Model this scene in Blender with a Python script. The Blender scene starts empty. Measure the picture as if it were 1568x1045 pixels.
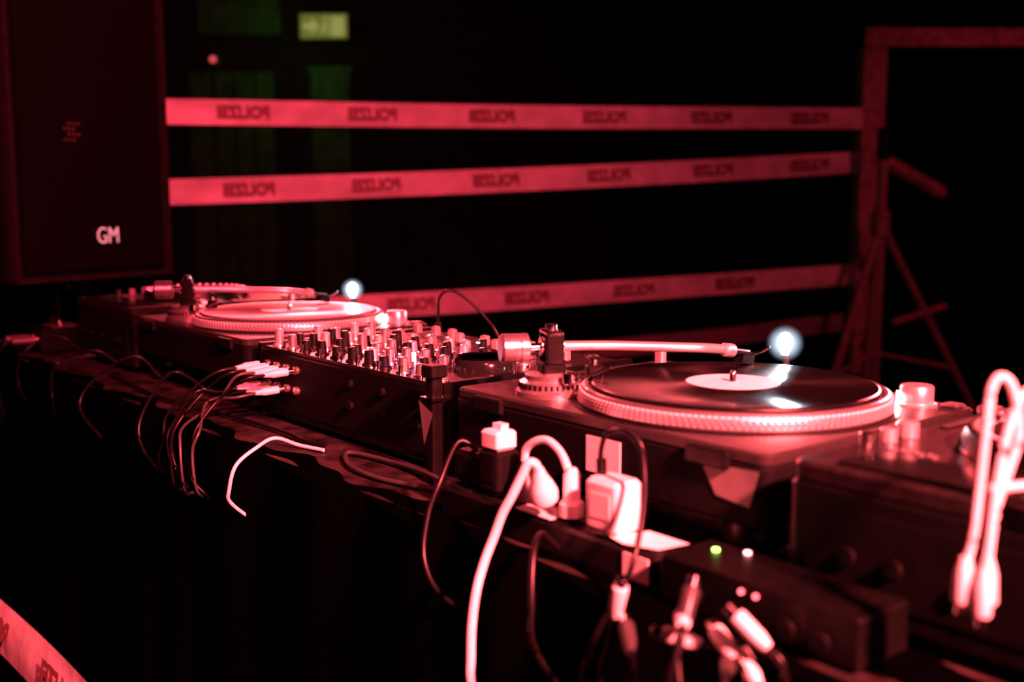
import bpy, bmesh, math, random
from mathutils import Matrix, Vector
random.seed(4)
scene = bpy.context.scene
scene.view_settings.view_transform = 'Standard'
scene.view_settings.look = 'None'
TZ = 0.90                      # table top height
CAMZ = 1.235
ANG = math.atan2(0.7760, -0.6307)
def FR(a=0, b=0, z=0, rot=0):
    """matrix of a point on the dj table (a along table, b to the audience side)"""
    return (Matrix.Translation((0.238, 1.182, TZ)) @ Matrix.Rotation(ANG, 4, 'Z')
            @ Matrix.Translation((a, b, z)) @ Matrix.Rotation(rot, 4, 'Z'))

# ------------------------------------------------------------ materials
def mat(name, col, rough=0.5, metal=0.0, emit=None, estr=0, bump=0, bscale=50, var=0, aniso=0, spec=0.5, coat=0, trans=0):
    m = bpy.data.materials.new(name); m.use_nodes = True
    nt = m.node_tree; p = nt.nodes['Principled BSDF']
    p.inputs['Base Color'].default_value = (*col, 1)
    p.inputs['Roughness'].default_value = rough
    p.inputs['Metallic'].default_value = metal
    p.inputs['Specular IOR Level'].default_value = spec
    p.inputs['Coat Weight'].default_value = coat
    p.inputs['Transmission Weight'].default_value = trans
    if emit:
        p.inputs['Emission Color'].default_value = (*emit, 1)
        p.inputs['Emission Strength'].default_value = estr
    tc = nt.nodes.new('ShaderNodeTexCoord')
    n = nt.nodes.new('ShaderNodeTexNoise'); n.inputs['Scale'].default_value = bscale
    n.inputs['Detail'].default_value = 4
    nt.links.new(tc.outputs['Object'], n.inputs['Vector'])
    if bump:
        b = nt.nodes.new('ShaderNodeBump'); b.inputs['Strength'].default_value = bump
        b.inputs['Distance'].default_value = 0.01
        nt.links.new(n.outputs['Fac'], b.inputs['Height'])
        nt.links.new(b.outputs['Normal'], p.inputs['Normal'])
    if var:
        r = nt.nodes.new('ShaderNodeValToRGB')
        r.color_ramp.elements[0].position = 0.35; r.color_ramp.elements[1].position = 0.68
        r.color_ramp.elements[0].color = (*[c*(1-var) for c in col], 1)
        r.color_ramp.elements[1].color = (*[min(1, c*(1+var)) for c in col], 1)
        nt.links.new(n.outputs['Fac'], r.inputs['Fac'])
        nt.links.new(r.outputs['Color'], p.inputs['Base Color'])
    if aniso:
        p.inputs['Anisotropic'].default_value = aniso
        t = nt.nodes.new('ShaderNodeTangent'); t.direction_type = 'RADIAL'; t.axis = 'Z'
        nt.links.new(t.outputs['Tangent'], p.inputs['Tangent'])
    return m

M = dict(
 alu=mat('brushed_aluminium', (.62,.6,.6), .3, .9, bump=.05, bscale=300, var=.1),
 deck=mat('deck_silver_paint', (.040,.036,.036), .34, .4, bump=.03, bscale=200, var=.12),
 chrome=mat('polished_metal', (.85,.85,.85), .15, 1),
 armtube=mat('tonearm_tube', (.85,.85,.85), .32, .75),
 rubber=mat('black_rubber', (.003,.003,.003), .7, bump=.1, spec=.10),
 blackp=mat('black_plastic', (.005,.005,.005), .34, bump=.04, bscale=180, spec=.3),
 blackm=mat('black_painted_metal', (.0032,.0032,.0032), .38, .03, var=.3, spec=.22),
 ptop=mat('player_top_plate', (.022,.018,.018), .28, .25, bump=.03, bscale=120, var=.3),
 gloss=mat('gloss_black', (.01,.01,.01), .12),
 vinyl=mat('vinyl_record', (.005,.004,.004), .22, aniso=.85, spec=.8),
 vinyl_pale=mat('pale_vinyl', (.30,.21,.22), .33, aniso=.5, var=.06, bscale=9),  # pale pinkish tone over the whole far record
 paper=mat('label_paper', (.9,.88,.85), .6, var=.04),
 white=mat('white_plastic', (.88,.88,.87), .4, var=.04),
 cablew=mat('white_cable_jacket', (.85,.84,.83), .45, var=.05),
 cableg=mat('grey_cable_jacket', (.04,.04,.04), .35, var=.1),
 cableb=mat('black_cable_jacket', (.005,.005,.005), .32, spec=.28),
 skirt=mat('black_table_skirt', (.0005,.0005,.0005), .95, bump=.3, bscale=40, spec=.0),
 board=mat('dusty_table_board', (.020,.015,.015), .5, bump=.6, bscale=22, var=.85, spec=.22),
 tape=mat('barrier_tape_plastic', (.72,.7,.7), .42, bump=.25, bscale=14, var=.16),
 tapeb=mat('dimmed_tape_plastic', (.16,.15,.15), .5, bump=.25, bscale=14, var=.2),  # darkened copy of the tape, weaker light on the lowest strip put into colour
 ink=mat('tape_print', (.27,.12,.12), .6),
 wood=mat('painted_timber', (.40,.26,.26), .7, bump=.3, bscale=30, var=.4),
 steel=mat('dull_steel_tube', (.36,.26,.26), .5, .1, var=.3),
 floor=mat('dark_concrete', (.006,.005,.005), .8, bump=.3, bscale=12, var=.4, spec=.1),
 wall=mat('dark_wall', (.005,.005,.005), .9, bump=.2, bscale=8, var=.3, spec=.1),
 panel=mat('green_lit_wall_panel', (.012,.07,.02), .8, bump=.2, bscale=8, var=.35, spec=.1),  # green wash of the exit sign put into the base colour
 cab=mat('speaker_cabinet_paint', (.0032,.0028,.0028), .6, bump=.6, bscale=220, var=.4, spec=.15),
 trim=mat('speaker_trim', (.022,.018,.018), .5, var=.3, spec=.3),
 port=mat('speaker_display_dots', (.10,.08,.08), .5, var=.2),
 lamp=mat('target_lamp_led', (1,1,1), .3, emit=(.86,.95,1), estr=40),
 lampg=mat('lamp_cap', (.1,.1,.1), .3, .8),
 ledr=mat('led_red', (1,.1,.1), .3, emit=(1,.12,.15), estr=5),
 ledd=mat('led_dim_red', (1,.1,.1), .3, emit=(1,.12,.15), estr=.9),
 ledg=mat('led_green', (.2,1,.1), .3, emit=(.35,1,.12), estr=7),
 ledb=mat('led_blue', (.3,.4,1), .3, emit=(.4,.45,1), estr=7),
 ledp=mat('led_pink', (1,.5,.5), .3, emit=(1,.5,.5), estr=5),
)
def grille_mat():
    m = bpy.data.materials.new('perforated_grille'); m.use_nodes = True
    nt = m.node_tree; p = nt.nodes['Principled BSDF']; p.inputs['Roughness'].default_value = .5
    p.inputs['Specular IOR Level'].default_value = .12
    tc = nt.nodes.new('ShaderNodeTexCoord'); v = nt.nodes.new('ShaderNodeTexVoronoi')
    v.inputs['Scale'].default_value = 130; v.inputs['Randomness'].default_value = .05
    r = nt.nodes.new('ShaderNodeValToRGB'); r.color_ramp.elements[0].position = .3
    r.color_ramp.elements[0].color = (.0008,.0008,.0008,1); r.color_ramp.elements[1].position = .45
    r.color_ramp.elements[1].color = (.009,.006,.006,1)
    nt.links.new(tc.outputs['Object'], v.inputs['Vector']); nt.links.new(v.outputs['Distance'], r.inputs['Fac'])
    nt.links.new(r.outputs['Color'], p.inputs['Base Color'])
    return m
M['grille'] = grille_mat()
def halo_mat():
    """added shell that imitates the glow around the target lamp: hot in the middle, thin at the rim"""
    m = bpy.data.materials.new('lamp_halo'); m.use_nodes = True
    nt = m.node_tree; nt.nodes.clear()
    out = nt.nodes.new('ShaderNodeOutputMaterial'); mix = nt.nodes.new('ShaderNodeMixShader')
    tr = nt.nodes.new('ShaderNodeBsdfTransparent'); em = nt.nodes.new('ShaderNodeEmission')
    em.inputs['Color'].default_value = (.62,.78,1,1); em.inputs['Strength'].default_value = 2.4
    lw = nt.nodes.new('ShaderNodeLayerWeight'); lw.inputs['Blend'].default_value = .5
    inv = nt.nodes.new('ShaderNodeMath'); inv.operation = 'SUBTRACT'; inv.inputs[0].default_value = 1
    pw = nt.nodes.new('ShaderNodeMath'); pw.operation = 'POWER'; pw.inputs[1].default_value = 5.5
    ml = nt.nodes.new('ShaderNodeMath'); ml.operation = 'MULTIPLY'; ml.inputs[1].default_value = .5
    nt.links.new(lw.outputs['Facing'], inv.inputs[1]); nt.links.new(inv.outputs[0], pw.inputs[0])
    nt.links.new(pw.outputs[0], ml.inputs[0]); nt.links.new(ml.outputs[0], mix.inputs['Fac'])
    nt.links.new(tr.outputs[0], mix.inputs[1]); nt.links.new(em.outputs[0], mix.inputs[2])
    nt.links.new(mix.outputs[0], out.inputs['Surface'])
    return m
M['halo'] = halo_mat()

# ------------------------------------------------------------ mesh builder
class B:
    def __init__(s): s.bm = bmesh.new(); s.mats = []
    def mi(s, m):
        if m not in s.mats: s.mats.append(m)
        return s.mats.index(m)
    def _new(s, verts, faces, m, mx=None):
        i = s.mi(m)
        vs = [s.bm.verts.new((mx @ Vector(v)) if mx else v) for v in verts]
        for f in faces:
            try:
                fc = s.bm.faces.new([vs[k] for k in f]); fc.material_index = i
            except ValueError: pass
    def box(s, lo, hi, m, mx=None, taper=0):
        x0,y0,z0 = lo; x1,y1,z1 = hi; t = taper
        v = [(x0,y0,z0),(x1,y0,z0),(x1,y1,z0),(x0,y1,z0),(x0+t,y0+t,z1),(x1-t,y0+t,z1),(x1-t,y1-t,z1),(x0+t,y1-t,z1)]
        s._new(v, [(3,2,1,0),(4,5,6,7),(0,1,5,4),(1,2,6,5),(2,3,7,6),(3,0,4,7)], m, mx)
    def rbox(s, lo, hi, r, m, mx=None, ch=.002, seg=6):
        """box with rounded vertical corners and a chamfered top edge"""
        x0,y0,z0 = lo; x1,y1,z1 = hi
        def ring(ins, z):
            o = []
            rr = max(r-ins, .0002)
            for cx,cy,a0 in ((x1-r,y1-r,0),(x0+r,y1-r,90),(x0+r,y0+r,180),(x1-r,y0+r,270)):
                for k in range(seg+1):
                    a = math.radians(a0+90*k/seg); o.append((cx+rr*math.cos(a), cy+rr*math.sin(a), z))
            return o
        rings = [ring(ch,z0), ring(0,z0+ch), ring(0,z1-ch), ring(ch,z1)]
        n = len(rings[0]); V = sum(rings, []); F = []
        for j in range(3):
            for k in range(n):
                F.append((j*n+k, j*n+(k+1)%n, (j+1)*n+(k+1)%n, (j+1)*n+k))
        F.append(tuple(range(n))[::-1]); F.append(tuple(range(3*n, 4*n)))
        s._new(V, F, m, mx)
    def lathe(s, prof, m, c=(0,0,0), seg=32, mx=None, axis=None):
        T = Matrix.Translation(c)
        if axis is not None:
            T = T @ Vector((0,0,1)).rotation_difference(Vector(axis)).to_matrix().to_4x4()
        if mx: T = mx @ T
        n = seg; V = []; F = []
        for r,z in prof:
            for k in range(n):
                a = 2*math.pi*k/n; V.append((r*math.cos(a), r*math.sin(a), z))
        for j in range(len(prof)-1):
            for k in range(n):
                F.append((j*n+k, j*n+(k+1)%n, (j+1)*n+(k+1)%n, (j+1)*n+k))
        if prof[0][0] > 1e-6: F.append(tuple(range(n))[::-1])
        if prof[-1][0] > 1e-6: F.append(tuple(range((len(prof)-1)*n, len(prof)*n)))
        s._new(V, F, m, T)
    def cyl(s, c, r, h, m, axis=None, seg=24, ch=.0, mx=None, r2=None):
        r2 = r if r2 is None else r2
        ch = ch or min(r, h)*.08
        s.lathe([(r-ch,0),(r,ch),(r2,h-ch),(r2-ch,h)], m, c, seg, mx, axis)
    def rod(s, p, q, r, m, seg=12, mx=None, r2=None):
        p = Vector(p); q = Vector(q); d = q-p
        s.cyl(p, r, d.length, m, axis=d.normalized(), seg=seg, mx=mx, r2=r2)
    def tube(s, pts, r, m, seg=10, sub=8):
        P = smooth(pts, sub); n = seg; V = []; F = []
        up = Vector((.13,.21,1)).normalized()
        for i,p in enumerate(P):
            t = (P[min(i+1,len(P)-1)]-P[max(i-1,0)]).normalized()
            x = t.cross(up).normalized() if abs(t.dot(up)) < .99 else t.cross(Vector((1,0,0))).normalized()
            y = t.cross(x)
            for k in range(n):
                a = 2*math.pi*k/n; V.append(p + x*r*math.cos(a) + y*r*math.sin(a))
        for i in range(len(P)-1):
            for k in range(n):
                F.append((i*n+k, i*n+(k+1)%n, (i+1)*n+(k+1)%n, (i+1)*n+k))
        F.append(tuple(range(n))[::-1]); F.append(tuple(range((len(P)-1)*n, len(P)*n)))
        s._new(V, F, m)
    def done(s, name, parent=None, mx=None, smooth_ang=38):
        bmesh.ops.recalc_face_normals(s.bm, faces=s.bm.faces)
        me = bpy.data.meshes.new(name); s.bm.to_mesh(me); s.bm.free()
        for m in s.mats: me.materials.append(m)
        for p in me.polygons: p.use_smooth = True
        me.set_sharp_from_angle(angle=math.radians(smooth_ang))
        o = bpy.data.objects.new(name, me); scene.collection.objects.link(o)
        if parent: o.parent = parent
        if mx is not None: o.matrix_local = mx
        return o
def smooth(pts, sub=8):
    P = [Vector(p) for p in pts]
    if len(P) < 3: return P
    out = []
    for i in range(len(P)-1):
        p0 = P[i-1] if i else P[0]*2-P[1]; p1 = P[i]; p2 = P[i+1]
        p3 = P[i+2] if i+2 < len(P) else P[-1]*2-P[-2]
        for k in range(sub):
            t = k/sub
            out.append(.5*((2*p1)+(p2-p0)*t+(2*p0-5*p1+4*p2-p3)*t*t+(3*p1-p0-3*p2+p3)*t**3))
    out.append(P[-1]); return out
def empty(name, mx):
    e = bpy.data.objects.new(name, None); e.empty_display_size = .1
    scene.collection.objects.link(e); e.matrix_world = mx; return e
def text(name, body, size, m, parent, mx, ext=.0004, off=.02):
    c = bpy.data.curves.new(name, 'FONT'); c.body = body; c.size = size
    c.align_x = 'CENTER'; c.align_y = 'CENTER'; c.extrude = ext; c.offset = size*off
    c.materials.append(m)
    o = bpy.data.objects.new(name, c); scene.collection.objects.link(o)
    o.parent = parent; o.matrix_local = mx; return o

# ------------------------------------------------------------ room
def slab(name, lo, hi, m):
    b = B(); b.box(lo, hi, m); return b.done(name)
slab('floor', (-5,-3,-.1), (5,8.4,0), M['floor'])
slab('wall_back', (-5,8.4,-.1), (5,8.6,3.6), M['wall'])
slab('wall_left', (-5.2,-3,-.1), (-5,8.6,3.6), M['wall'])
slab('wall_right', (5,-3,-.1), (5.2,8.6,3.6), M['wall'])
slab('wall_front', (-5.2,-3.2,-.1), (5.2,-3,3.6), M['wall'])
slab('ceiling', (-5.2,-3.2,3.6), (5.2,8.6,3.75), M['wall'])
b = B()
b.box((-2.30,8.36,2.42),(-1.70,8.398,3.3), M['panel'])
b.box((-2.38,8.36,.6),(-1.76,8.398,2.15), M['panel'])
for x in (-2.2,-2.05,-1.9): b.box((x,8.35,.6),(x+.012,8.36,2.15), M['wall'])
b.done('wall_panel')
b = B(); b.box((-1.47,8.30,0),(-1.19,8.398,2.18), M['panel']); b.box((-1.49,8.29,0),(-1.17,8.398,.12), M['wall'])
b.box((-1.49,8.29,2.14),(-1.17,8.398,2.18), M['panel']); b.done('wall_pillar')
# exit sign
e = empty('exit_sign', Matrix.Translation((-1.36,8.25,2.46)))
sg = mat('exit_sign_face', (.05,.06,.02), .4, emit=(.15,.18,.032), estr=.6)
sw = mat('exit_sign_pictogram', (.1,.1,.06), .4, emit=(.34,.38,.10), estr=.65)
b = B(); b.box((-.175,0,-.095),(.175,.06,.095), M['blackm']); b.box((-.170,-.004,-.085),(.170,0,.085), sg)
b.box((.05,-.007,-.07),(.15,-.004,.07), sw)
b.box((-.15,-.007,-.022),(-.07,-.004,.022), sw)
b._new([(-.09,-.007,-.06),(-.03,-.007,0),(-.09,-.007,.06)], [(0,1,2)], sw)
b.rod((-.02,-.007,-.05),(.01,-.007,.02), .010, sw); b.rod((.01,-.007,.02),(.025,-.007,-.05),.010,sw)
b.rod((.0,-.007,.02),(.03,-.007,.02), .01, sw); b.lathe([(0,0),(.015,.002),(0,.004)], sw, (.012,-.006,.055), axis=(0,-1,0))
b.box((-.02,.06,-.03),(.02,.15,.03), M['blackm'])
b.done('sign_body', e)
b = B(); b.rbox((-.05,-.03,-.05),(.05,.03,.05), .02, M['blackm']); b.cyl((0,-.04,0),.020,.012, M['ledd'], axis=(0,-1,0))
b.done('indicator_light', mx=Matrix.Translation((-2.19,8.369,2.235)))

# ------------------------------------------------------------ barrier tape fence
def line_xy(X): return Vector((X, 4.033+.33*X))
def barrier(name, A, Z, sag, w, texts, nside, tw=.0, ph=0, m=None, pins=(1,0)):
    """strung tape between points A and Z; texts = fractions along; nside = printed side direction"""
    m = m or M['tape']
    A = Vector(A); Z = Vector(Z); N = 70; V = []; F = []
    d = (Z-A); dh = Vector((d.x,d.y,0)).normalized(); nrm = Vector((dh.y,-dh.x,0))
    if nrm.dot(Vector(nside)) < 0: nrm = -nrm
    def P(s):
        p = A+d*s; p.z -= sag*4*s*(1-s)
        return p+nrm*.010*math.sin(s*9+ph)*min(1,8*s,8*(1-s)) if 0<=s<=1 else p
    def T(s): return tw*math.sin(s*5+ph)
    for i in range(N+1):
        s = i/N; p = P(s); t = T(s)
        pin = 1-.5*pins[0]*max(0,1-12*s)-.25*pins[1]*max(0,1-25*(1-s))
        up = Vector((0,0,1))*math.cos(t)+nrm*math.sin(t)
        for k in range(5):
            f = k/4-.5; V.append(p+up*w*f*pin+nrm*(.003*math.cos(f*5+s*20)))
    for i in range(N):
        for k in range(4): F.append((i*5+k,(i+1)*5+k,(i+1)*5+k+1,i*5+k+1))
    e = empty(name, Matrix.Identity(4))
    b = B(); b._new(V,F,m); b.done('ribbon', e)
    for i,s in enumerate(texts):
        t = T(s); sl = (P(s+.01)-P(s-.01)).normalized()
        n2 = (nrm*math.cos(t)-Vector((0,0,1))*math.sin(t)).normalized()
        y = Vector((0,0,1)); xx = y.cross(n2).normalized()
        if xx.dot(sl) < 0: sl = -sl
        y = n2.cross(sl).normalized(); n2 = sl.cross(y).normalized()
        p = P(s)+n2*.008
        mx = Matrix(((sl.x,y.x,n2.x,p.x),(sl.y,y.y,n2.y,p.y),(sl.z,y.z,n2.z,p.z),(0,0,0,1)))
        text('print_%d'%(i+1), 'POLIZEI', .054, M['ink'], e, mx @ Matrix.Diagonal((-.92,1,1,1)), off=.055)
x0,x1 = -1.36,1.393
def fr(xs): return [(x-x0)/(x1-x0) for x in xs]
def bt(zl,zr,sag,w,xs,**k):
    a=line_xy(x0); c=line_xy(x1)
    barrier('barrier_tape',(a.x,a.y,zl),(c.x,c.y,zr),sag,w,fr(xs),(0,-1,0),**k)
tx = [-.890+.41*i for i in range(6)]
bt(1.508, 1.545, .006, .082, tx)
bt(1.243, 1.374, .012, .084, [x+.012 for x in tx], ph=2, tw=.1)
bt(.835, .925, .010, .084, [-.77,-.36,.05,.46,.87], ph=4, tw=.15)
bt(.60, .735, .02, .07, [.0,.41,.82], ph=1, tw=.2, m=M['tapeb'])
# tape strung low along the audience side of the table
pa = FR(2.22,.44,-.42).translation; pb = FR(-1.06,.44,-.42).translation
barrier('barrier_tape', pa, pb, .01, .085, [.06,.17,.28,.385,.50,.62,.74,.86], (-.776,-.631,0), ph=.5, tw=-.25)
def fpost(x,y,h):
    b = B(); b.cyl((0,0,0), .016, h, M['steel']); b.lathe([(.14,0),(.14,.02),(.03,.05),(.02,.12)], M['rubber'], (0,0,0))
    b.lathe([(.016,h),(.02,h+.006),(.012,h+.02),(0,h+.022)], M['rubber']); b.done('fence_post', mx=Matrix.Translation((x,y,0)))
p = line_xy(-1.385); fpost(p.x,p.y+.012,1.62)
q = FR(2.24,.44,0).translation; fpost(q.x,q.y,.62)
q = FR(-1.08,.44,0).translation; fpost(q.x,q.y,.62)
# timber gate frame right
b = B()
b.box((1.395,4.50,0),(1.485,4.60,1.90), M['wood'])
b.box((1.395,4.49,1.825),(3.1,4.61,1.895), M['wood'])
b.box((3.02,4.50,0),(3.1,4.60,1.9), M['wood'])
b.rod((1.47,4.55,1.40),(1.80,4.70,1.25),.03,M['wood'],8)
b.rod((1.80,4.70,0),(1.80,4.70,1.27),.022,M['blackm'],8)
b.done('timber_frame')
# tripod light stand
b = B(); c = Vector((1.44,4.36,0))
b.rod(c+Vector((0,0,.25)), c+Vector((0,0,1.42)), .02, M['steel'])
b.rod(c+Vector((0,0,1.38)), c+Vector((0,0,1.5)), .028, M['blackm'])
b.rod(c+Vector((0,0,1.08)), c+Vector((0,0,1.18)), .036, M['steel'])
for dx,dy in ((.50,.12),(-.28,-.16),(-.05,.0)):
    b.rod(c+Vector((0,0,1.13)), c+Vector((dx*1.3, dy*1.3,.02)), .017, M['steel'])
    b.rod(c+Vector((0,0,.62)), c+Vector((dx*.66,dy*.66,.55)), .009, M['steel'])
    b.cyl(c+Vector((dx*1.3,dy*1.3,0)), .024, .04, M['rubber'])
b.rod(c+Vector((.06,0,.74)), c+Vector((.30,.08,.80)), .015, M['steel'])
b.done('tripod_stand')

# ------------------------------------------------------------ speaker on stand
L = Vector((-1.165,2.60)); R = Vector((-.915,3.0)); ex = (R-L).normalized(); W = .47
yaw = math.atan2(ex.y, ex.x)
e = empty('loudspeaker', Matrix.Translation((L.x,L.y,1.025)) @ Matrix.Rotation(yaw,4,'Z'))
b = B()
b.rbox((0,.012,0),(W,.40,.86), .03, M['cab'], ch=.006)
b.box((.03,.0,.03),(W-.03,.012,.83), M['grille'])
trim = M['trim']
for x in (0.004, W-.012): b.box((x,-.004,.008),(x+.008,.02,.852), trim)
for z in (.006,.842): b.box((.004,-.004,z),(W-.004,.02,z+.010), trim)
for x in (0.0,W):
    b.box((x-.003,.15,.4),(x+.003,.27,.46), M['rubber'])
for i in range(4):
    for j in range(4):
        if (i+j)%2==0 or i in (1,2): b.box((.15+.013*i,-.0015,.345+.013*j),(.157+.013*i,.0,.352+.013*j), M['port'])
b.done('cabinet', e)
lm = mat('speaker_badge', (.9,.88,.88), .4, emit=(1,.55,.6), estr=.45)  # badge is no lamp, emission imitates the light it reflects
text('badge', 'GM', .058, lm, e, Matrix.Translation((.262,-.006,.112)) @ Matrix.Rotation(math.radians(90),4,'X') @ Matrix.Diagonal((.78,1,1,1)), .001, off=-.008)
b = B(); c = Vector((W/2,.2,0))
b.rod(c+Vector((0,0,-.9)), c, .018, M['blackm']); b.cyl(c+Vector((0,0,-.035)), .05,.035, M['blackm'])
b.cyl(c+Vector((0,0,-.55)), .03,.08, M['blackm'])
for k in range(3):
    a = math.radians(90+120*k); d = Vector((math.cos(a),math.sin(a),0))
    b.rod(c+Vector((0,0,-.5)), c+d*.42+Vector((0,0,-1.01)), .012, M['blackm'])
    b.rod(c+Vector((0,0,-.82)), c+d*.27+Vector((0,0,-.82)), .008, M['blackm'])
    b.cyl(c+d*.42+Vector((0,0,-1.023)), .02,.03, M['rubber'])
b.done('pole_stand', e)

# ------------------------------------------------------------ table
e = empty('dj_table', FR())
b = B()
b.rbox((-1.0,-.50,-.035),(1.86,.285,0), .01, M['board'], ch=.004)
for a in (-.9,.45,1.76):
    for q in (-.42,.2): b.rod((a,q,-.9),(a,q,-.035), .022, M['blackm'])
b.done('table_top', e)
V=[];F=[]; N=220; K=8
for i in range(N+1):
    a = -1.0+2.86*i/N
    for k in range(K+1):
        f = k/K; z = .003-.003*k if k<2 else -.885*f
        amp = .004+.022*f
        q = .289+ amp*(1+math.sin(a*34+1.3*math.sin(a*7)))
        if k == 0: q = (.262 if a>-.3 else .215) + .012*math.sin(a*23)+.006*math.sin(a*61)
        V.append((a,q,.003 if k==0 else (-.002 if k==1 else z)))
for i in range(N):
    for k in range(K): F.append((i*(K+1)+k,(i+1)*(K+1)+k,(i+1)*(K+1)+k+1,i*(K+1)+k+1))
b = B(); b._new(V,F,M['skirt']); b.done('skirt', e, smooth_ang=80)

# ------------------------------------------------------------ turntable
def turntable(mx, pale=False):
    e = empty('turntable', mx)
    b = B()
    b.rbox((-.185,-.176,.047),(.268,.176,.104), .012, M['rubber'], ch=.003)
    b.rbox((-.184,-.175,.103),(.267,.175,.115), .012, M['deck'], ch=.0025)
    for a,q in ((-.145,-.135),(-.145,.135),(.228,-.135),(.228,.135)):
        b.lathe([(.026,0),(.03,.004),(.03,.016),(.024,.02),(.032,.026),(.032,.040),(.026,.05)], M['blackp'], (a,q,0), 28)
    b.lathe([(.173,.1148),(.173,.1160),(.168,.1160)], M['blackm'], seg=96)
    for x in (-.12,.20): b.rbox((x-.025,.174,.095),(x+.025,.182,.112), .003, M['blackp'])
    b.done('plinth', e)
    b = B()
    b.lathe([(.15,.116),(.166,.1165),(.167,.1185),(.1655,.126),(.1625,.1325),(.160,.134),(.156,.1335),(.155,.131),(0,.131)], M['alu'], seg=128)
    for row,(r,z,s) in enumerate(((.1672,.1200,.0012),(.1666,.1232,.0012),(.1658,.1264,.0012),(.1645,.1296,.001))):
        n = 150+row*4
        for k in range(n):
            a = 2*math.pi*k/n
            b.box((r-.0008,-.0022,z-s),(r+.0004,.0022,z+s), M['armtube'] if row!=3 else M['paper'], mx=Matrix.Rotation(a,4,'Z'))
    b.done('platter', e)
    b = B()
    b.lathe([(.1525,.1312),(.1525,.1335),(0,.1335)], M['rubber'], seg=96)
    b.lathe([(.150,.1335),(.152,.1345),(.152,.1362),(.1505,.1372),(.148,.1366),(.0525,.1366),(.0515,.1372),(0.004,.1372)],
            M['vinyl_pale'] if pale else M['vinyl'], seg=128)
    b.done('record', e)
    b = B()
    b.lathe([(.050,.1371),(.050,.1376),(.0,.1376)], M['paper'] if not pale else M['vinyl_pale'], seg=64)
    b.lathe([(.0036,.13),(.0036,.146),(.002,.149),(0,.150)], M['chrome'], seg=16)
    b.done('record_label', e)
    b = B()
    c = (-.136,-.137,.115)
    b.lathe([(.021,0),(.021,.003),(.0175,.004),(.0175,.020),(.016,.022),(.006,.0225),(0,.0225)], M['armtube'], c, 36)
    b.box((-.004,-.004,.004),(.012,.004,.015), M['ledp'], mx=Matrix.Translation(c)@Matrix.Rotation(math.radians(45),4,'Z')@Matrix.Translation((.008,0,0)))
    b.rbox((-.176,-.168,.115),(-.156,-.148,.119), .003, M['alu'])
    b.rbox((-.10,-.170,.115),(-.072,-.158,.119), .002, M['alu']); b.rbox((-.066,-.170,.115),(-.046,-.158,.119), .002, M['alu'])
    b.box((.200,-.155,.1145),(.240,.0,.1165), M['blackm'])
    b.box((.218,-.15,.1165),(.222,-.005,.1168), M['rubber'])
    b.rbox((.213,-.127,.117),(.227,-.115,.145), .004, M['armtube'])
    for k in range(11): b.box((.226,-.148+k*.0138,.1166),(.236,-.1472+k*.0138,.117), M['paper'])
    b.done('controls', e)
    b = B(); c = (.055,-.1655,.115)
    b.cyl(c, .0085, .004, M['chrome']); b.cyl((c[0],c[1],.119), .0045, .024, M['lampg'])
    b.lathe([(.0056,0),(.0062,.002),(.0062,.0045)], M['lampg'], (c[0],c[1],.141), 20)
    b.done('target_lamp', e)
    cc = Vector((c[0],c[1]+.003,.160))
    b = B()
    b.lathe([(0,-.016),(.004,-.014),(.008,-.006),(.0098,.0),(.009,.007),(.005,.012),(0,.014)], M['lamp'], cc, 24)
    b.done('target_lamp_bulb', e)
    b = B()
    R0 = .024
    b.lathe([(R0*math.sin(math.pi*k/20), -R0*math.cos(math.pi*k/20)) for k in range(21)], M['halo'], cc, 36)  # added glow shell, imitates the halo of the bulb
    b.done('target_lamp_halo', e, smooth_ang=180)
    # tonearm
    P = Vector((.162,.118,0)); d = Vector((-.456,-.890,0)).normalized()
    b = B()
    b.lathe([(.040,.115),(.040,.120),(.036,.123),(.036,.130),(.030,.133),(.030,.138),(.020,.140)], M['alu'], (P.x,P.y,0), 48)
    for k in range(36):
        a = 2*math.pi*k/36; b.box((.0355,-.001,.124),(.037,.001,.129), M['rubber'], mx=Matrix.Translation((P.x,P.y,0))@Matrix.Rotation(a,4,'Z'))
    T = Matrix.Translation((P.x,P.y,0)) @ Matrix.Rotation(math.atan2(d.y,d.x),4,'Z')
    b.rbox((-.014,-.016,.138),(.014,.016,.152), .004, M['blackm'], mx=T)
    b.rbox((-.010,-.019,.150),(.010,-.013,.184), .002, M['blackm'], mx=T)
    b.rbox((-.010,.013,.150),(.010,.019,.184), .002, M['blackm'], mx=T)
    b.rbox((-.010,-.019,.182),(.010,.019,.188), .002, M['chrome'], mx=T)
    b.lathe([(.011,-.013),(.011,.013)], M['chrome'], (0,0,.169), 24, mx=T, axis=(1,0,0))
    b.cyl((0,0,.186), .007,.008, M['chrome'], mx=T)
    b.lathe([(.005,0),(.005,.045)], M['chrome'], (-.012,0,.168), 16, mx=T, axis=(-1,0,0))
    b.lathe([(.012,0),(.0165,.002),(.0165,.010),(.0155,.011),(.0165,.012),(.0165,.030),(.014,.033)], M['alu'], (-.026,0,.168), 36, mx=T, axis=(-1,0,0))
    pts = [(.010,0,.169),(.06,0,.168),(.105,-.001,.166),(.145,-.006,.1645),(.175,-.007,.163),(.20,.002,.160),(.212,.008,.158)]
    b.tube([T@Vector(p) for p in pts], .0056, M['armtube'], seg=16)
    dd = Vector((.86,.48,-.16)).normalized()
    s = T@Vector((.210,.007,.158)); dw = (T.to_3x3()@dd)
    b.rod(s, s+dw*.014, .0082, M['armtube'], 18)
    H = Matrix.Translation(s+dw*.014) @ Matrix.Rotation(math.atan2(dw.y,dw.x),4,'Z') @ Matrix.Rotation(.16,4,'Y')
    b.box((0,-.008,-.002),(.040,.008,.001), M['blackm'], mx=H)
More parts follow.
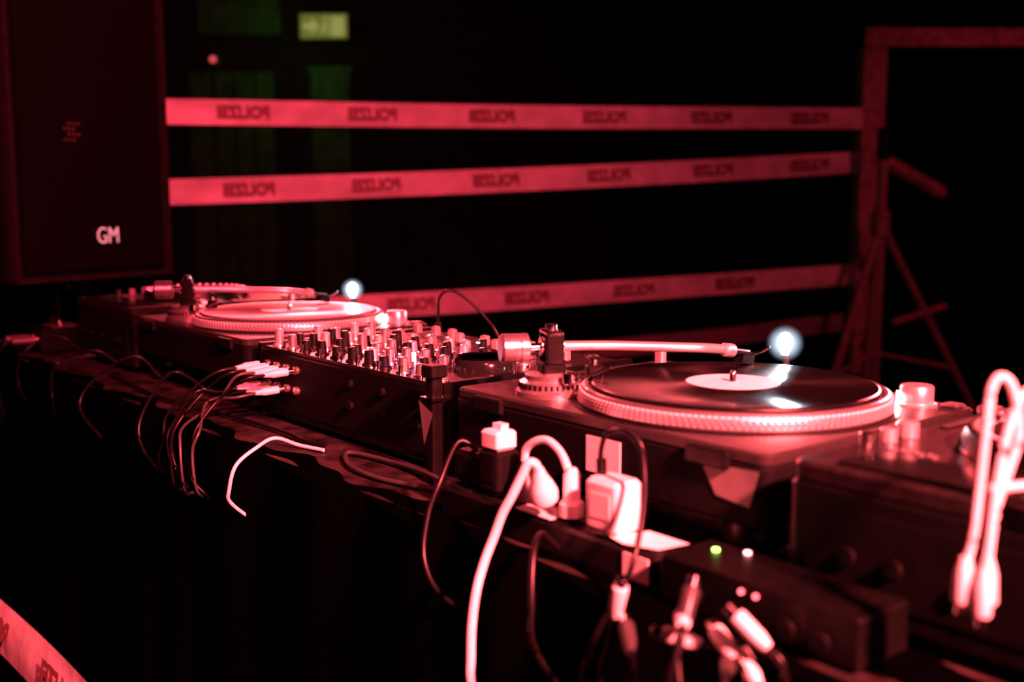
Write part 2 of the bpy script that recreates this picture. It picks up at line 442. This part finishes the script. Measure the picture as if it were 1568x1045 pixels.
    b.box((0,-.004,-.003),(.03,.004,.003), M['alu'], mx=H)
    b.box((.014,-.007,-.013),(.036,.007,-.002), M['blackp'], mx=H)
    b.rod((.030,0,-.012),(.033,0,-.018), .0012, M['chrome'], 8, mx=H)
    b.tube([H@Vector(p) for p in ((.032,-.008,0),(.036,-.016,.003),(.040,-.024,.010))], .0016, M['chrome'], seg=8)
    b.rbox((.034,-.030,.115),(.052,-.014,.150), .003, M['blackm'], mx=T)
    b.rod((.043,-.022,.148),(.043,-.022,.160), .004, M['chrome'], mx=T)
    b.rbox((.036,-.028,.156),(.050,-.004,.160), .002, M['blackp'], mx=T)
    b.cyl((.012,-.038,.132), .009, .012, M['chrome'], mx=T)
    b.rod((.03,-.036,.138),(.055,-.046,.150), .002, M['chrome'], 8, mx=T)
    b.done('tonearm', e)
    return e
t1 = turntable(FR(0,0,0))
t2 = turntable(FR(1.003,0,0), True)
b = B()
b.box((-.008,.1755,.060),(.040,.1772,.096), M['white']); b.done('sticker', t1)
b = B(); b._new([(-.178,.1772,.100),(-.112,.1772,.097),(-.130,.1772,.070),(-.168,.1772,.066)], [(0,1,2,3)], M['tapeb']); b.done('tape_patch', t1)

def point(name, loc, col, en, r=.006):
    l = bpy.data.lights.new(name,'POINT'); l.color = col; l.energy = en; l.shadow_soft_size = r
    o = bpy.data.objects.new(name,l); scene.collection.objects.link(o); o.location = loc; return o
for a0 in (0,1.003):
    point('target_lamp_light', (FR(a0+.055,-.1655+.003,.182)).translation, (.68,.78,1), .14)
    point('strobe_light', (FR(a0-.1205,-.1215,.1225)).translation, (1,.42,.43), .34, .002)

# ------------------------------------------------------------ mixer
e = empty('dj_mixer', FR(.305,0,0))
b = B()
b.rbox((0,-.15,.008),(.48,.165,.106), .004, M['blackm'], ch=.002)
b.box((.002,-.148,.106),(.478,.163,.110), M['ptop'])
for x in (-.004,.474): b.box((x,-.152,.004),(x+.010,.167,.114), M['blackm'])
b.box((.01,.165,.02),(.47,.167,.10), M['rubber'])
for x in (.03,.24,.45):
    for y in (-.12,.13): b.cyl((x,y,0), .014,.01, M['rubber'])
b.done('body', e)
b = B()
for i in range(11):
    x = .03+i*.042
    for j,y in enumerate((.148,.115,.082,.049,.016,-.017)):
        if x < .11 and j in (1,2,3,4): continue
        h = random.choice((.016,.020,.025)); r = .0072
        m = random.choice((M['armtube'],M['alu'],M['alu'],M['blackp'],M['blackp']))
        b.lathe([(r+.003,0),(r+.0025,.003),(r,.004),(r*.85,h),(r*.6,h+.001)], m, (x+random.uniform(-.004,.004),y,.110), 18)
        b.box((-.0008,0,h+.001),(.0008,r*.8,h+.0018), M['paper'], mx=Matrix.Translation((x,y,.110))@Matrix.Rotation(random.uniform(-2,2),4,'Z'))
        b.cyl((x+.02,y+.008,.110), .0015,.0012, random.choice((M['ledr'],M['rubber'],M['rubber'],M['ledp'])), seg=8)
for i in range(9):
    x = .05+i*.048
    b.box((x-.0015,-.115,.1095),(x+.0015,-.035,.1105), M['rubber'])
    yy = random.uniform(-.10,-.06)
    b.rbox((x-.007,yy-.005,.112),(x+.007,yy+.005,.128), .002, M['armtube'])
b.box((.18,-.14,.1095),(.30,-.132,.1105), M['rubber']); b.rbox((.235,-.145,.112),(.245,-.127,.124), .002, M['alu'])
for i in range(8): b.rod((.05+.052*i,.1595,.110),(.05+.052*i,.158,.122), .0025, M['chrome'], 8)
b.done('knobs', e)
b = B(); c=(.062,.055,.110)
b.lathe([(.042,0),(.042,.012),(.038,.018),(.034,.018),(.030,.012),(.0,.012)], M['gloss'], c, 48)
b.lathe([(.034,.0181),(.036,.020),(.038,.0181)], M['chrome'], c, 48)
b.cyl((c[0],c[1],.122), .012,.006, M['alu'])
b.done('rotary_dial', e)
b = B()
for i,x in enumerate((.05,.13,.21,.36,.39,.42,.45)):
    for z in (.055,.085):
        b.cyl((x,.167,z), .006,.006, M['alu' if i>2 else 'rubber'], axis=(0,1,0), seg=14)
b.done('rear_sockets', e)
b = B()
b.cyl((.16,-.01,.1305), .003,.002, M['ledb']); b.cyl((.19,.08,.110), .004,.012, M['ledb']); b.cyl((.13,.132,.110), .003,.012, M['ledb'])
b.cyl((.27,.132,.110), .003,.010, M['ledp'])
b.done('indicator_leds', e)

def rca(b, p, q, m=None):
    m = m or M['white']
    p = Vector(p); d = (Vector(q)-p).normalized()
    b.cyl(p, .0045,.010, M['chrome'], axis=d, seg=14)
    b.lathe([(.0055,0),(.006,.003),(.006,.022),(.0045,.026),(.003,.036)], m, p+d*.008, 16, axis=d)
e = empty('audio_cables', FR())
b = B()
ends = [(.665,.1745,.085),(.695,.1745,.085),(.725,.1745,.085),(.755,.1745,.085),(.695,.1745,.055),(.725,.1745,.055),(.755,.1745,.055)]
for i,p in enumerate(ends):
    rca(b, p, (p[0]+.01,p[1]+.05,p[2]-.004), M['white'])
    s = Vector(p)+Vector((.007,.04,-.003)); r = random.uniform
    e2 = (p[0]+r(-.04,.06), .312+r(0,.01), -.02)
    b.tube([s, s+Vector((.005,.03,-.004)), (p[0]+r(-.01,.05),.27+r(-.01,.01),.045+r(-.015,.02)), (e2[0],.306,.008+r(0,.01)), e2,
            (e2[0]+r(-.02,.02),.316,-.055-r(0,.03)), (e2[0]+r(-.03,.02),.285,-.10),(e2[0],.22,-.16)], .0023, M['cableg'] if i in (1,4) else M['cableb'])
b.done('rca_leads', e)
b = B()
b.tube([(.50,.22,.004),(.54,.235,.006),(.574,.252,.012),(.562,.285,.006),(.556,.318,-.012),(.562,.326,-.045),(.572,.320,-.065),(.585,.28,-.10),(.59,.22,-.14)], .0026, M['cablew'])
b.tube([(.52,.205,.006),(.56,.215,.006),(.62,.21,.006),(.80,.22,.006),(1.0,.24,.006),(1.3,.22,.006)], .003, M['cableb'])
for k in range(4):
    a = .92+.21*k; r = random.uniform
    b.tube([(a,.19,.02),(a+r(0,.05),.23,.04+r(0,.02)),(a+r(-.02,.05),.29,.02),(a+r(-.03,.06),.318,-.03),(a+r(-.05,.05),.29,-.09),(a,.22,-.16)], .0026, M['cableb'])
b.done('loose_leads', e)

b = B()
b.tube([(.80,-.175,.005),(.79,-.172,.07),(.785,-.168,.135),(.785,-.172,.165),(.775,-.19,.175),(.755,-.215,.155),(.73,-.245,.11),(.72,-.27,.05),(.70,-.30,.004)], .0025, M['cableb'])
b.rod((.79,-.172,.075),(.785,-.168,.12), .006, M['chrome'])
b.done('headphone_cable', mx=FR())

b = B()
b.rbox((-.010,-.012,-.0),(.010,.012,.010), .003, M['blackm']); b.rbox((-.007,-.008,.008),(.007,.008,.135), .003, M['blackm'])
b.rbox((-.012,-.012,.125),(.012,.012,.140), .003, M['blackp'])
b._new([(-.014,.0125,.085),(.014,.0125,.097),(.004,.0125,.045)],[(0,1,2)],M['tapeb'])  # pale triangle stands in for the lit surface seen through the gap
b.box((-.012,-.016,.098),(.012,.0122,.102), M['chrome'])
b.done('lamp_bracket', mx=FR(.288,.19,.0))

# ------------------------------------------------------------ media players
def player(mx):
    e = empty('media_player', mx)
    b = B()
    b.rbox((-.16,-.20,.012),(.16,.205,.110), .010, M['blackm'], ch=.003)
    b.rbox((-.158,-.198,.109),(.158,.203,.126), .009, M['ptop'], ch=.003)
    for x in (-.13,.13):
        for y in (-.16,.16): b.cyl((x,y,0), .018,.013, M['rubber'])
    b.box((-.14,.205,.03),(.14,.2065,.095), M['rubber'])
    for x in (-.10,-.075,.0,.06,.10): b.cyl((x,.205,.06), .007,.006, M['rubber'], axis=(0,1,0), seg=14)
    b.done('body', e)
    b = B()
    b.lathe([(.108,.126),(.108,.134),(.104,.143),(.098,.145),(.086,.142),(.084,.139),(0,.139)], M['blackp'], (0,.005,0), 72)
    b.lathe([(.083,.1410),(.0845,.1430),(.086,.1425)], M['chrome'], (0,.005,0), 72)
    b.lathe([(.1085,.127),(.1105,.128),(.1105,.130),(.1085,.131)], M['chrome'], (0,.005,0), 72)
    for k in range(40):
        b.lathe([(.0035,0),(.003,.0015),(0,.002)], M['alu'], (.098*math.cos(k*math.pi/20),.005+.098*math.sin(k*math.pi/20),.1447), 8)
    b.cyl((0,.005,.139), .030,.002, M['alu'])
    b.done('jog_wheel', e)
    b = B()
    b._new([(-.12,.125,.126),(.12,.125,.126),(.12,.195,.126),(-.12,.195,.126),(-.12,.125,.1270),(.12,.125,.1270),(.12,.195,.130),(-.12,.195,.130)],
           [(0,1,5,4),(1,2,6,5),(2,3,7,6),(3,0,4,7),(4,5,6,7)], M['gloss'])
    b.cyl((-.125,-.14,.126), .014,.005, M['alu']); b.cyl((-.125,-.175,.126), .014,.005, M['alu'])
    b.box((.138,-.16,.1255),(.146,.0,.1275), M['rubber']); b.rbox((.132,-.09,.1275),(.152,-.075,.137), .002, M['alu'])
    for k in range(4): b.rbox((-.152,-.02+k*.03,.126),(-.134,-.006+k*.03,.129), .002, M['ledr'] if k==2 else M['alu'])
    b.cyl((.142,.06,.126), .009,.014, M['armtube']); b.cyl((.142,.09,.126), .007,.012, M['armtube'])
    b.cyl((.144,.12,.126), .006,.012, M['chrome'])
    for k in range(4): b.rbox((.118-.012*k,.112,.126),(.126-.012*k,.120,.128), .001, M['alu'])
    b.done('controls', e)
    return e
player(FR(-.388,.0,0))
player(FR(1.46,-.03,0))

# ------------------------------------------------------------ power strip + adapters
e = empty('power_strip', FR(.03,.238,0))
b = B()
b.rbox((-.17,-.024,0),(.15,.024,.030), .008, M['blackp'], ch=.003)
for k in range(6):
    c = (-.14+k*.052,0,.030)
    b.lathe([(.021,0),(.021,.002),(.0185,.002),(.0185,.0005),(0,.0005)], M['blackp'], c, 28)
    for s in (-.0095,.0095): b.cyl((c[0]+s,0,.0304), .0025,.0008, M['rubber'], seg=10)
b.box((-.030,-.010,.0322),(.022,.023,.0332), M['paper'])
b.box((-.160,.0240,.005),(-.130,.0252,.027), M['paper'])
b._new([(-.165,-.022,.0335),(-.118,-.020,.0345),(-.104,.018,.034),(-.128,.023,.0335),(-.160,.012,.0335)],[(0,1,2,3,4)],M['paper'])
b.done('body', e)
def adapter(mx, m, w=.044, d=.030, h=.050, cap=False):
    e = empty('power_adapter', mx); b = B()
    b.rbox((-w/2,-d/2,.002),(w/2,d/2,h), .006, m, ch=.004)
    b.lathe([(.015,0),(.015,.004)], m, (0,0,.0), 24)
    b.box((-w*.3,d/2,h*.3),(w*.3,d/2+.0006,h*.75), M['paper'] if m is M['white'] else M['cableb'])
    if cap: b.rbox((-w*.42,-d*.4,h),(w*.42,d*.45,h+.020), .004, M['white'], ch=.003); b.box((-w*.2,-d*.2,h+.02),(w*.2,d*.1,h+.026), M['white'])
    b.done('housing', e)
adapter(FR(-.066,.242,.0335), M['white'], .042,.034,.050)
adapter(FR(.105,.238,.0335), M['blackp'], .034,.032,.046, True)
adapter(FR(.150,.232,.0335), M['blackp'], .040,.034,.036)
e = empty('mains_plug', FR(.066,.236,.0335)); b = B()
b.lathe([(.016,0),(.0165,.012),(.013,.022),(.008,.030),(.006,.040)], M['blackp'], (0,0,0), 26)
b.done('body', e)
b = B()
b.lathe([(.013,0),(.014,.008),(.011,.018),(.007,.028),(.005,.036)], M['white'], (.006,.262,.052), 26, axis=(-.2,.4,.9))
b.tube([(-.001,.276,.082),(-.002,.281,.090),(.002,.286,.090),(.008,.290,.076),(.015,.295,.058),(.023,.300,.040),(.029,.305,.018),(.031,.315,-.005),(.029,.326,-.03),(.027,.333,-.06),(.025,.336,-.09),(.025,.335,-.12),(.025,.315,-.16),(.025,.25,-.21),(.025,.2,-.24)], .0044, M['cablew'], seg=14)
b.tube([(.066,.237,.074),(.063,.237,.086),(.050,.236,.096),(.034,.234,.099),(.014,.236,.092),(-.004,.242,.080),(-.012,.243,.066)], .0040, M['cablew'], seg=14)
b.lathe([(.0042,0),(.008,.006),(.008,.030),(.012,.034),(.012,.046)], M['white'], (-.011,.243,.082), 16, axis=(0,0,-1))
b.done('power_cable', mx=FR())
b = B()
b.tube([(-.050,.242,.087),(-.049,.242,.105),(-.056,.241,.122),(-.080,.242,.128),(-.105,.248,.118),(-.121,.259,.090),(-.135,.278,.058),(-.1425,.296,.030),(-.135,.306,.0),(-.124,.314,-.024),(-.110,.32,-.076),(-.10,.29,-.14),(-.1,.2,-.22)], .0026, M['cableb'])
b.rod((-.050,.242,.084),(-.0495,.242,.098), .005, M['blackp'])
b.tube([(.150,.232,.070),(.160,.250,.078),(.158,.275,.04),(.145,.300,.01),(.125,.318,-.03),(.11,.30,-.07),(.10,.22,-.12)], .0028, M['cableb'])
b.tube([(-.02,.268,.012),(-.022,.29,.03),(-.035,.31,.02),(-.050,.325,-.02),(-.055,.325,-.06),(-.07,.29,-.12),(-.08,.22,-.2)], .0030, M['cableb'])
b.done('power_cable', mx=FR())
b = B()
b.tube([(.20,.20,.004),(.26,.23,.006),(.33,.245,.005),(.40,.24,.006),(.46,.205,.006),(.38,.19,.006),(.28,.20,.010),(.22,.215,.006)], .003, M['cableg'])
b.done('coiled_cable', mx=FR())

e = empty('audio_interface', FR(-.245,.243,0))
b = B()
b.rbox((-.10,-.032,.004),(.090,.032,.042), .004, M['blackm'], ch=.0015)
for x in (-.08,.08):
    for y in (-.02,.02): b.cyl((x,y,0), .006,.005, M['rubber'])
b.cyl((.066,-.010,.042), .003,.002, M['ledg']); b.cyl((.044,-.024,.042), .003,.002, M['ledp'])
b.cyl((.004,.032,.034), .002,.002, M['ledr'], axis=(0,1,0)); b.cyl((-.010,.032,.034), .002,.002, M['ledr'], axis=(0,1,0))
for x in (-.07,-.04,.05): b.cyl((x,.032,.018), .008,.006, M['blackm'], axis=(0,1,0))
b.done('body', e)
e = empty('connector_bundle', FR(-.235,.318,.042)); b = B(); random.seed(11)
for k in range(9):
    r = random.uniform
    p = Vector((r(-.06,.055), r(.0,.03), r(-.035,.012))); d = Vector((r(-1,1), r(-.2,.5), r(-.6,.1))).normalized()
    b.cyl(p, .0045,.009, M['chrome'], axis=-d, seg=12)
    b.lathe([(.006,0),(.0065,.003),(.006,.022),(.004,.03)], M['white'] if k%3 else M['cableg'], p, 14, axis=d)
    b.tube([p+d*.028, p+d*.045+Vector((0,.0,-.005)), p+d*.06+Vector((r(-.02,.02),0,-.05)), Vector((r(-.03,.03),.01,-.13)), Vector((0,-.06,-.2))], .0026, M['cableb'])
b.done('plugs', e)

# ------------------------------------------------------------ white rca leads right behind the near player
b = B()
W1 = [(.292,.690,.999),(.297,.692,1.02),(.300,.695,1.045),(.305,.700,1.093),(.309,.705,1.113),(.315,.706,1.120),(.322,.704,1.113),(.326,.70,1.085),(.318,.695,1.060),(.309,.690,1.035),(.305,.688,.998)]
b.tube(W1, .0027, M['cablew'], seg=12)
W2 = [(.300,.680,.994),(.304,.684,1.02),(.309,.69,1.05),(.320,.70,1.09),(.335,.71,1.11),(.35,.71,1.09),(.352,.715,1.03),(.349,.733,.99),(.345,.738,.965)]
b.tube(W2, .0027, M['cablew'], seg=12)
for p,q in (((.292,.690,1.005),(.289,.688,.97)),((.305,.688,1.005),(.306,.686,.97)),((.300,.680,1.0),(.298,.677,.965))):
    p=Vector(p); q=Vector(q); d=(q-p).normalized()
    b.lathe([(.0035,0),(.0055,.008),(.006,.012),(.006,.028),(.005,.030)], M['white'], p, 16, axis=d)
    b.cyl(p+d*.029, .0035,.008, M['chrome'], axis=d, seg=12)
b.rod((.305,.690,1.050),(.335,.70,1.050), .0028, M['cablew'])
b.done('phono_leads')

e = empty('di_box', FR(1.74,.17,0)); b = B()
b.rbox((-.05,-.06,.004),(.05,.06,.055), .006, M['blackm']); 
for x in (-.025,.022): b.cyl((x,.06,.03), .012,.006, M['chrome'], axis=(0,1,0)); b.cyl((x,.066,.03), .0085,.045, M['alu'], axis=(0,1,0)); b.tube([(x,.108,.03),(x,.13,.02),(x+.01,.145,-.04),(x,.13,-.15)], .0035, M['cableb'])
b.box((-.04,-.03,.055),(.04,.03,.056), M['alu']); b.rod((0,0,.055),(0,.004,.066),.003,M['chrome'])
for x in (-.04,.04):
    for y in (-.05,.05): b.cyl((x,y,0),.006,.006,M['rubber'])
b.done('body', e)

# ------------------------------------------------------------ lights
RED=(1,.044,.085)
def spot(name, loc, tgt, en, ang, blend=1, r=.08, col=RED):
    l = bpy.data.lights.new(name,'SPOT'); l.energy=en; l.color=col; l.spot_size=math.radians(ang); l.spot_blend=blend; l.shadow_soft_size=r
    o = bpy.data.objects.new(name,l); scene.collection.objects.link(o); o.location=loc
    o.rotation_euler=(Vector(tgt)-Vector(loc)).to_track_quat('-Z','Y').to_euler(); return o
spot('red_spot', (.35,-.6,2.7), (-2.2,3.7,1.45), 980, 86)           # fence tape
spot('red_spot', (2.9,1.6,2.9), (1.75,4.6,1.1), 75, 34, blend=.8)     # added fill to brighten gate frame and tripod
spot('red_spot', (1.1,-.7,2.3), (.10,1.02,.95), 3200, 29, col=(1,.10,.11))            # plugs and cables
spot('red_spot', (2.2,3.9,1.62), (.15,1.3,1.0), 1200, 46, r=.12, col=(1,.08,.10))       # low back light over the decks
spot('red_spot', (-.9,5.4,2.6), (-.1,1.6,1.0), 700, 46, r=.15, col=(1,.08,.10))
spot('red_spot', (-1.4,.2,2.7), (-.90,1.90,.5), 12, 26)  # added fill for the low tape
point('exit_sign_light', (-1.55,7.9,2.28), (.35,1,.25), 2.2, .1)
w = bpy.data.worlds.new('World'); scene.world = w; w.use_nodes=True
w.node_tree.nodes['Background'].inputs['Color'].default_value=(.03,.003,.006,1)
w.node_tree.nodes['Background'].inputs['Strength'].default_value=.2

# ------------------------------------------------------------ camera
cd = bpy.data.cameras.new('camera'); cam = bpy.data.objects.new('camera', cd); scene.collection.objects.link(cam)
cam.location=(0,0,CAMZ); cam.rotation_euler=(math.radians(90-7.4),0,0)
cd.sensor_width=36; cd.lens=1700/1568*36; cd.clip_start=.02
cd.dof.use_dof=True; cd.dof.focus_distance=1.45; cd.dof.aperture_fstop=3.2
scene.camera=cam
